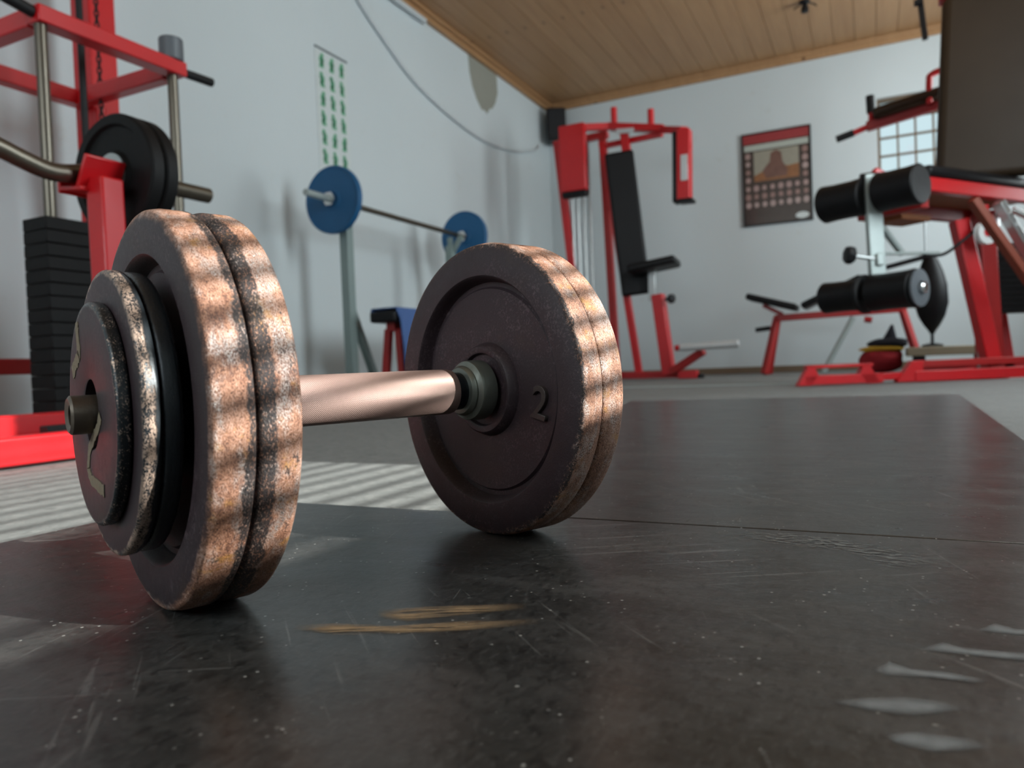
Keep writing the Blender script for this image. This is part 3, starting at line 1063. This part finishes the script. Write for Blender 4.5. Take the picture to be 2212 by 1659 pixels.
# swinging arms
a = dp(B(D(-2.065, 5.18, 1.415), D(-1.865, 5.24, 1.905)), 'swing_arm', 'red', bevel=.006)
dp(B(D(-2.055, 5.175, 1.37), D(-1.865, 5.245, 1.412)), 'arm_pad', 'vinyl', bevel=.008)
dp(B(D(-2.055, 5.245, 1.40), D(-1.875, 5.30, 1.80)), 'arm_pad', 'vinyl', bevel=.012, seg=3)
a2 = dp(MB().cbox(D(-1.098, 5.0, 1.425), (.085, .10, .47), (0, .03, 0)), 'swing_arm', 'red', bevel=.005)
dp(MB().cbox(D(-1.155, 5.0, 1.415), (.028, .11, .47), (0, .03, 0)), 'arm_pad', 'vinyl', bevel=.008)
dp(MB().cbox(D(-1.092, 5.0, 1.188), (.10, .11, .024), (0, .03, 0)), 'arm_end', 'vinyl', bevel=.005)
o = dp(MB().cbox(D(-1.090, 4.947, 1.40), (.045, .006, .17), (0, .03, 0)), 'arm_label', 'label', bevel=.002)
dp(BAR(D(-1.965, 5.21, 1.885), D(-1.74, 5.38, 1.90), .05, .05), 'arm_link', 'red', bevel=.005)
dp(BAR(D(-1.74, 5.40, 1.905), D(-1.31, 5.35, 1.80), .09, .05), 'pivot_beam', 'red', bevel=.005)
dp(BAR(D(-1.33, 5.35, 1.80), D(-1.10, 5.02, 1.665), .05, .05), 'arm_link', 'red', bevel=.005)
dp(BAR(D(-1.80, 5.50, 1.80), D(-1.33, 5.36, 1.77), .04, .04), 'arm_link', 'red', bevel=.004)
dp(MB().cbox(D(-1.60, 5.34, 1.835), (.14, .006, .035), (0, .13, -.1)), 'name_plate', 'label')
for x, z in ((-1.70, 1.925), (-1.42, 1.86)):
    dp(T([D(x, 5.40, z - .02), D(x, 5.40, z + .115)], .024), 'pivot_peg', 'red')
dp(BAR(D(-1.62, 5.38, 1.86), D(-1.60, 5.38, 1.62), .06, .05), 'back_support', 'red', bevel=.004)
Mb = Matrix.Translation(D(-1.585, 5.27, 1.14)) @ Euler((0, -.087, .30)).to_matrix().to_4x4()
dp(MB().box((-.105, -.03, -.525), (.105, .03, .525), Mb), 'backrest', 'vinyl', bevel=.02, seg=3)
Ms = Matrix.Translation(D(-1.375, 5.17, .80)) @ Euler((0, -.13, .1)).to_matrix().to_4x4()
dp(MB().box((-.17, -.16, -.028), (.17, .16, .028), Ms), 'seat', 'vinyl', bevel=.02, seg=3)
dp(BAR(D(-1.40, 5.2, .56), D(-1.395, 5.2, .78), .05, .05), 'seat_tube', 'zinc', bevel=.004)
dp(BAR(D(-1.36, 5.2, .60), D(-1.30, 5.2, .03), .105, .08, up=(1, 0, 0)), 'seat_post', 'red', bevel=.006)
dp(MB().lathe([(.012, 0), (.012, .03), (.030, .034), (.034, .05), (.03, .064), (.01, .068)], 20, dirM(D(-1.30, 5.17, .56), (1, -.4, 0))), 'adjust_knob', 'black')
dp(BAR(D(-1.66, 5.4, .03), D(-1.22, 5.2, .03), .06, .05), 'base_beam', 'red', bevel=.004)
dp(BAR(D(-2.15, 5.55, .03), D(-1.62, 5.42, .03), .06, .05), 'base_beam', 'red', bevel=.004)
dp(B(D(-1.22, 5.12, .0), D(-1.09, 5.2, .055)), 'foot_plate', 'red', bevel=.005)
dp(B(D(-1.085, 5.13, .0), D(-1.05, 5.19, .03)), 'foot_cap', 'black', bevel=.005)
dp(BAR(D(-1.27, 5.15, .05), D(-1.03, 5.08, .185), .05, .05), 'leg_arm', 'redold', bevel=.004)
dp(T([D(-1.17, 5.0, .212), D(-.785, 5.0, .222)], .026, 18), 'foot_roller', 'label', bevel=.004)
dp(T([D(-1.205, 5.0, .211), D(-1.17, 5.0, .212)], .02, 18), 'roller_cap', 'red', bevel=.004)

# ------------------------------------------------------------------ poster
ps_ = thing('framed_poster', 'dark framed poster with a red header on the back wall', 'poster', (-.675, YB - .002, 1.605))
def pq(name, x0, x1, z0, z1, col, dy, rough=.25):
    mt = col if isinstance(col, str) else simple('print_' + name, col, rough, 0, .15, 40, coat=.4)
    return B((x0, -.012 - dy, z0), (x1, -.012 - dy + .0005, z1)).build(name, mt, ps_)


W2, H2 = .27, .383
B((-W2, -.010, -H2), (W2, 0, H2)).build('backing', simple('print_dark', lin(62, 52, 48), .2, 0, .35, 16, coat=.5), ps_)
fr = MB()
for lo, hi in (((-W2, -.018, -H2), (W2, 0, -H2 + .012)), ((-W2, -.018, H2 - .012), (W2, 0, H2)), ((-W2, -.018, -H2), (-W2 + .012, 0, H2)), ((W2 - .012, -.018, -H2), (W2, 0, H2))):
    fr.box(lo, hi)
fr.build('frame', 'black', ps_)
pq('red_header', -.258, .258, .295, .371, lin(150, 52, 56), 0)
pq('title_strip', -.250, .250, .238, .285, lin(176, 182, 174), 0)
pq('picture', -.175, .175, -.02, .228, lin(150, 146, 132), 0)
pic = MB()
Mz = Matrix(((1, 0, 0, 0), (0, 0, 1, 0), (0, 1, 0, 0), (0, 0, 0, 1)))
pic.prism([(-.175, -.02), (.175, -.02), (.175, .09), (.09, .08), (.03, .10), (-.05, .10), (-.10, .06), (-.175, .03)], -.0131, -.0126, Mz)
pic.build('picture_ground', simple('print_tan', lin(138, 92, 58), .25, 0, .35, 25, coat=.4), ps_)
fg = MB()
fg.prism([(-.08, .0), (.08, .0), (.09, .05), (.05, .12), (.04, .20), (.0, .222), (-.04, .20), (-.05, .13), (-.11, .06)], -.0136, -.0131, Mz)
fg.build('picture_shape', simple('print_dull_brown', lin(110, 78, 68), .25, 0, .45, 22, coat=.4), ps_)
thm = [simple('print_thumb_%d' % k, c, .25, 0, .3, 50, coat=.4) for k, c in enumerate((lin(158, 132, 128), lin(142, 112, 106), lin(168, 146, 142)))]
cells = []
for i in range(8):
    for j in range(3):
        cells.append((-.225 + i * .064, -.075 - j * .068))
for j in range(4):
    cells += [(-.222, .195 - j * .066), (.222, .195 - j * .066)]
for k, (cx, cz) in enumerate(cells):
    s = rnd.uniform(.85, 1.1)
    nn_ = 8
    MB().prism([(cx + .022 * s * math.cos(2 * PI * q / nn_), cz + .026 * s * math.sin(2 * PI * q / nn_)) for q in range(nn_)], -.0131, -.0126, Mz).build('thumbnail', thm[k % 3], ps_)
MB().prism([(.19 + .052 * math.cos(2 * PI * q / 16), -.335 + .026 * math.sin(2 * PI * q / 16)) for q in range(16)], -.0131, -.0126, Mz).build('oval_badge', 'paper', ps_)

# ------------------------------------------------------------------ ceiling lamp holder
lp = thing('lamp_holder', 'dark bare lamp holder hanging from the pine ceiling', 'lamp', (-.36, 5.55, ZC))
MB().lathe([(.0, 0), (.035, 0), (.035, -.012), (.014, -.02), (.018, -.03), (.026, -.05), (.026, -.075), (.0, -.08)], 20).build('socket', 'black', lp)
T([(.03, 0, -.02), (.06, .01, -.03), (.075, 0, -.05)], .005, 6).build('wire', 'black', lp)
T([(-.03, 0, -.02), (-.055, .01, -.028), (-.07, 0, -.04)], .005, 6).build('wire', 'black', lp)

# ------------------------------------------------------------------ leg extension machine (own frame: x right, y away)
RZ = .4538
lm = thing('leg_extension_machine', 'red leg extension machine with black roller pads and large backrest', 'gym machine', (.128, 3.53, FZ), RZ)
def lp_(mb, name, mat, **k):
    return mb.build(name, mat, lm, **k)


z0 = .004
fwd = V((-.82, -.57, 0))
side = V((.57, -.82, 0))


def foot_frame(x0, x1, y, name):
    """low trapezoid foot of flat steel with a long slot"""
    mb = MB()
    mb.prism([(x0, z0), (x0 + .05, .088), (x0 + .07, .088), (x0 + .09, .045), (x0 + .06, z0)], y - .02, y + .02, Mz)
    mb.bar((x0 + .04, y, .082), (x1 - .03, y, .082), .04, .014)
    mb.bar((x0 + .03, y, .026), (x1 + .01, y, .026), .04, .04)
    mb.prism([(x1, z0), (x1 - .05, .088), (x1 - .07, .088), (x1 - .09, .045), (x1 - .06, z0)], y - .02, y + .02, Mz)
    return lp_(mb, name, 'red', bevel=.003)


foot_frame(-.47, -.12, 0, 'front_foot')
lp_(MB().prism([(-.055, z0), (.015, .092), (.06, .092), (.05, z0)], -.02, .02, Mz).bar((.02, 0, .026), (.95, .02, .026), .05, .045), 'base_beam', 'red', bevel=.003)
lp_(BAR((.10, .10, .075), (.95, .12, .075), .05, .03), 'base_rail', 'redold', bevel=.003)
lp_(BAR((-.15, 0, .03), (.02, .02, .03), .04, .03), 'link_beam', 'red', bevel=.003)
lp_(BAR((.33, .16, .70), (.455, .15, .05), .066, .06, up=(0, 1, 0)), 'front_post', 'red', bevel=.005)
lp_(BAR((.60, .42, .78), (.63, .42, .03), .075, .075), 'rear_post', 'redold', bevel=.005)
lp_(BAR((.225, -.105, .735), (.46, -.10, .385), .045, .03), 'slanted_strut', 'rustbrown', bevel=.004)
# seat, seen from below
S0 = V((.062, -.10, .795))
back = V((.89, .456, 0)).normalized()
acr = V((-back.y, back.x, 0))           # across the seat, away from the viewer


def slab(o, u, v, w, a0, a1, b0, b1, c0, c1):
    mb = MB()
    M = Matrix((u, v, w)).transposed().to_4x4()
    M.translation = o
    return mb.box((a0, b0, c0), (a1, b1, c1), M)


UPZ = V((0, 0, 1))
lp_(slab(S0, back, acr, UPZ, 0, .95, 0, .42, .045, .095), 'seat', 'vinyl', bevel=.022, seg=3)
lp_(slab(S0, back, acr, UPZ, .01, .95, .012, .055, -.012, .045), 'seat_rail', 'red', bevel=.004)
lp_(slab(S0, back, acr, UPZ, .01, .95, .36, .40, -.03, .045), 'seat_rail', 'redold', bevel=.004)
lp_(slab(S0, back, acr, UPZ, .02, .93, .055, .36, .028, .045), 'seat_board', 'ply', bevel=.002)
lp_(slab(S0, back, acr, UPZ, .02, .07, .055, .36, -.07, .028), 'cross_plate', 'redold', bevel=.003)
lp_(slab(S0, back, acr, UPZ, .10, .30, .20, .34, -.085, -.06), 'under_board', 'ply', bevel=.002)
# backrest
bu = (V((.80, -.34, 0))).normalized()
bn = V((-bu.y, bu.x, 0))
bup = (UPZ * 1.0 + V((.10, .06, 0))).normalized()
bn = bu.cross(bup).normalized()
Mback = Matrix((bu, bup, bn)).transposed().to_4x4()
Mback.translation = V((.345, .36, .90))
lp_(MB().box((0, 0, -.045), (.55, .885, .045), Mback), 'backrest', 'brownvinyl', bevel=.035, seg=4)
lp_(MB().box((.02, .0, -.085), (.07, 1.1, -.048), Mback).box((-.01, .89, -.07), (.5, .95, .03), Mback), 'backrest_frame', 'red', bevel=.005)
# thigh and shin rollers on their swing arm
def roller(c0, c1, r, name, mat='vinyl'):
    d = (V(c1) - V(c0))
    L = d.length
    return lp_(MB().lathe([(r * .35, 0), (r * .93, 0), (r, .006), (r * .96, L * .3), (r * .96, L * .7), (r, L - .006), (r * .93, L), (r * .35, L)], 36, dirM(c0, d)), name, mat)


roller((-.262, .16, .788), (-.150, .00, .788), .080, 'thigh_roller')
roller((-.120, -.042, .790), (-.022, -.185, .790), .081, 'thigh_roller')
roller((-.268, .165, .380), (-.170, .02, .380), .068, 'shin_roller')
roller((-.145, -.02, .380), (-.052, -.19, .380), .078, 'shin_roller')
roller((-.170, .02, .380), (-.158, .0, .380), .082, 'roller_flange', 'rubber')
lp_(MB().lathe([(.012, 0), (.070, 0), (.074, .006), (.074, .012), (.028, .014), (.026, .010)], 36, dirM((-.052, -.19, .380), side)), 'roller_cap', 'greyplastic')
lp_(MB().lathe([(.0, 0), (.022, 0), (.022, .016), (.016, .022), (.0, .024)], 20, dirM((-.046, -.20, .380), side)), 'end_bolt', 'chrome')
lp_(T([(-.255, .15, .380), (-.05, -.195, .380)], .016), 'roller_axle', 'zinc')
lp_(T([(-.25, .145, .789), (-.03, -.175, .789)], .016), 'roller_axle', 'zinc')
lp_(BAR((-.132, -.01, .875), (-.118, -.01, .385), .065, .03, up=(0, 1, 0)), 'swing_arm', 'silver', bevel=.004)
lp_(BAR((-.135, .0, .885), (-.128, .02, .80), .07, .05, up=(0, 1, 0)), 'arm_hub', 'black', bevel=.008)
lp_(MB().cbox((-.105, .0, .868), (.05, .04, .055), (0, .5, 0)), 'arm_bracket', 'red', bevel=.006)
lp_(T([(-.235, -.02, .540), (-.12, -.02, .520)], .009), 'knob_stem', 'zinc')
lp_(MB().lathe([(.012, -.02), (.036, -.016), (.040, 0), (.036, .016), (.010, .022)], 7, dirM((-.238, -.02, .542), (-1, 0, .1))), 'adjust_knob', 'black', bevel=.004)
lp_(MB().cbox((-.118, -.03, .518), (.03, .02, .05)), 'pin_plate', 'silver', bevel=.004)
lp_(BAR((-.09, .0, .655), (.02, .05, .545), .025, .02), 'arm_brace', 'silver', bevel=.003)
lp_(BAR((-.10, .0, .545), (.18, .06, .545), .02, .012), 'lower_link', 'silver', bevel=.002)
lp_(T(smooth([(.10, .03, .535), (.20, .06, .540), (.30, .08, .60), (.38, .10, .66), (.42, .12, .70)]), .007, 8), 'cable', 'rubber')
lp_(T([(.125, .06, .545), (.125, .06, .68)], .006), 'pin', 'zinc')
lp_(MB().lathe([(.022, -.012), (.05, -.012), (.042, 0), (.05, .012), (.022, .012)], 28, dirM((.385, .06, .625), (.2, -1, 0)), closed=True), 'pulley', 'white')
lp_(BAR((.37, .05, .74), (.385, .06, .61), .03, .02), 'pulley_arm', 'red')
lp_(BAR((.40, .0, .74), (.60, .06, .46), .045, .03), 'adjust_bar', 'zinc', bevel=.003)
lp_(T([(.44, -.03, .70), (.52, -.04, .655)], .014), 'clamp_handle', 'chrome')
lp_(MB().lathe([(.0, -.02), (.016, -.014), (.02, 0), (.016, .014), (.0, .02)], 14, dirM((.53, -.04, .65), (1, 0, 0))), 'handle_ball', 'chrome')
o0 = None
for i in range(12):
    if o0 is None:
        o0 = o = lp_(B((0, 0, 0), (.36, .14, .027)), 'stack_plate', 'iron', bevel=.003)
    else:
        o = o0.copy()
        COL.objects.link(o)
        o.parent = lm
    o.location = (.685 + (i % 2) * .003, .46, .30 + i * .028)
for x in (.74, .98):
    lp_(T([(x, .53, .03), (x, .53, 1.2)], .012), 'guide_rod', 'chrome')
lp_(B((.645, .50, .03), (.72, .56, .20)), 'stop_tube', 'silver', bevel=.004)
lp_(BAR((.70, .60, .03), (.70, .60, 1.6), .05, .05), 'frame_post', 'redold', bevel=.004)

# ------------------------------------------------------------------ arm curl machine behind
am = thing('arm_curl_machine', 'red arm machine with padded lever and black grips behind the leg machine', 'gym machine', (.44, 4.62, FZ))
def A(x, y, z):
    return V((x - .44, y - 4.62, z - FZ))


def ap(mb, name, mat, **k):
    return mb.build(name, mat, am, **k)


ap(BAR(A(.64, 4.65, 0), A(.385, 4.65, 2.18), .06, .06), 'post', 'red', bevel=.005)
ap(BAR(A(.2, 4.65, .03), A(.75, 4.65, .03), .06, .05), 'base_beam', 'red', bevel=.004)
ap(BAR(A(.0, 4.60, 1.378), A(.42, 4.60, 1.445), .05, .05), 'lever', 'redold', bevel=.005)
ap(T([A(-.07, 4.60, 1.355), A(.02, 4.60, 1.382)], .016), 'lever_rod', 'red')
ap(T([A(-.155, 4.60, 1.335), A(-.065, 4.60, 1.357)], .020), 'hand_grip', 'rubber')
ap(T([A(.020, 4.60, 1.38), A(.024, 4.60, 1.45)], .013), 'grip_stem', 'red')
ap(T([A(.024, 4.60, 1.45), A(.021, 4.60, 1.545)], .022), 'hand_grip', 'rubber')
Mp = Matrix.Translation(A(.205, 4.60, 1.455)) @ Euler((0, -.17, 0)).to_matrix().to_4x4()
ap(MB().box((-.175, -.10, -.028), (.175, .10, .028), Mp), 'arm_pad', 'brownvinyl', bevel=.025, seg=3)
ap(T(smooth([A(.30, 4.52, 1.43), A(.302, 4.52, 1.54), A(.315, 4.52, 1.575), A(.40, 4.54, 1.605)]), .016), 'loop_handle', 'red')
ap(BAR(A(.27, 4.60, 2.06), A(.295, 4.60, 1.79), .028, .028), 'hanging_lever', 'black', bevel=.004)
ap(T([A(.245, 4.58, 1.985), A(.285, 4.58, 1.985)], .018), 'lever_stop', 'black')
ap(MB().lathe([(.0, -.02), (.016, -.013), (.02, 0), (.016, .013), (.0, .02)], 14, dirM(A(.275, 4.58, 2.015), (0, -1, 0))), 'lever_bolt', 'chrome')
ap(BAR(A(.27, 4.62, 2.08), A(.42, 4.65, 2.12), .04, .04), 'top_arm', 'red', bevel=.004)

# ------------------------------------------------------------------ incline bench by the back wall
ib = thing('incline_bench', 'red framed bench with small tilted black pads by the back wall', 'bench', (-.25, 5.9, FZ))
def I(x, z, y=5.9):
    return V((x + .25, y - 5.9, z - FZ))


def ip(mb, name, mat, **k):
    return mb.build(name, mat, ib, **k)


ip(BAR(I(-.66, .415), I(.22, .43), .05, .05), 'top_rail', 'redold', bevel=.004)
for yy in (5.78, 6.02):
    ip(BAR(I(-.64, .42, 5.9), I(-.73, 0, yy), .045, .045), 'leg', 'redold', bevel=.004)
    ip(BAR(I(.19, .43, 5.9), I(.30, 0, yy), .04, .04), 'leg', 'redold', bevel=.004)
Mi = Matrix.Translation(I(-.67, .535)) @ Euler((0, .30, 0)).to_matrix().to_4x4()
ip(MB().box((-.185, -.14, -.024), (.185, .14, .024), Mi), 'head_pad', 'vinyl', bevel=.018, seg=3)
Mi = Matrix.Translation(I(-.26, .575)) @ Euler((0, -.42, 0)).to_matrix().to_4x4()
ip(MB().box((-.22, -.14, -.024), (.22, .14, .024), Mi), 'seat_pad', 'vinyl', bevel=.018, seg=3)
ip(BAR(I(-.60, .44), I(-.74, .52), .03, .03), 'pad_support', 'redold')
ip(BAR(I(-.30, .43), I(-.24, .55), .03, .03), 'pad_support', 'redold')
ip(T([I(-.33, .0), I(-.12, .39)], .020), 'strut', 'silver')
ip(T([I(-.80, .335), I(-.69, .345)], .018), 'peg', 'rubber')
ip(T([I(-.05, .37), I(.0, .36)], .022), 'peg', 'redold')

# things lying on the floor under the bench
gb = thing('gym_bag', 'red and yellow cloth bag lying on the floor below the bench', 'bag', (.05, 5.45, FZ))
mbg = MB()
def sack(mb, c, rx, ry, rz, k=1.0, n=20, m=10):
    o = len(mb.v)
    for i in range(m + 1):
        a = -PI / 2 + PI * i / m
        for j in range(n):
            b = 2 * PI * j / n
            w = 1 + .08 * math.sin(3 * b + i)
            sx = math.copysign(abs(math.cos(b)) ** .7, math.cos(b))
            sy = math.copysign(abs(math.sin(b)) ** .7, math.sin(b))
            mb.v.append(V((c[0] + rx * math.cos(a) ** .7 * sx * w, c[1] + ry * math.cos(a) ** .7 * sy * w, c[2] + rz * math.sin(a))))
    for i in range(m):
        for j in range(n):
            j2 = (j + 1) % n
            mb.f.append([o + i * n + j, o + i * n + j2, o + (i + 1) * n + j2, o + (i + 1) * n + j])
    return mb


sack(mbg, (0, 0, .085), .13, .10, .085).build('bag_body', 'redcloth', gb)
sack(MB(), (.005, 0, .155), .135, .10, .022).build('yellow_band', 'yellow', gb)
sack(MB(), (.04, 0, .19), .12, .09, .035).build('dark_flap', 'darkcloth', gb)
MB().lathe([(.05, 0), (.03, .05), (.008, .11), (0, .115)], 12, dirM((.05, 0, .20), (.15, 0, 1))).build('flap_tip', 'darkcloth', gb)
wp = thing('low_step', 'low beige-topped step on the floor behind the leg machine', 'step', (.43, 5.35, FZ))
B((-.24, -.16, .10), (.24, .16, .155)).build('top_board', 'beige', wp, bevel=.006)
for x in (-.17, .17):
    B((x - .03, -.14, 0), (x + .03, .14, .10)).build('support', 'darkcloth', wp, bevel=.004)

hb = thing('padded_stand', 'black tapered padded form on a thin stem behind the shin rollers', 'stand', (.335, 5.32, .151))
prof3 = [(.0, .08), (.012, .082), (.018, .10), (.035, .13), (.060, .19), (.076, .27), (.072, .38), (.055, .47), (.034, .54), (.014, .575), (.0, .58)]
o = MB().lathe(prof3, 28).build('cover', 'vinyl', hb)
o.scale = (1.25, .9, 1)
T([(0, 0, .01), (.0, 0, .10)], .010, 10).build('stem', 'black', hb)
MB().lathe([(.0, 0), (.06, 0), (.06, .012), (.02, .022), (.0, .022)], 24).build('foot', 'black', hb)
BAR((-.01, 0, .565), (-.30, -.05, .50), .02, .03).build('strap', 'vinyl', hb)
struct(B((XL, 3.70, FZ), (XR, 3.745, FZ + .004)).build('trim_3', 'silver', bevel=.001), 'flat metal strip across the floor before the machines')
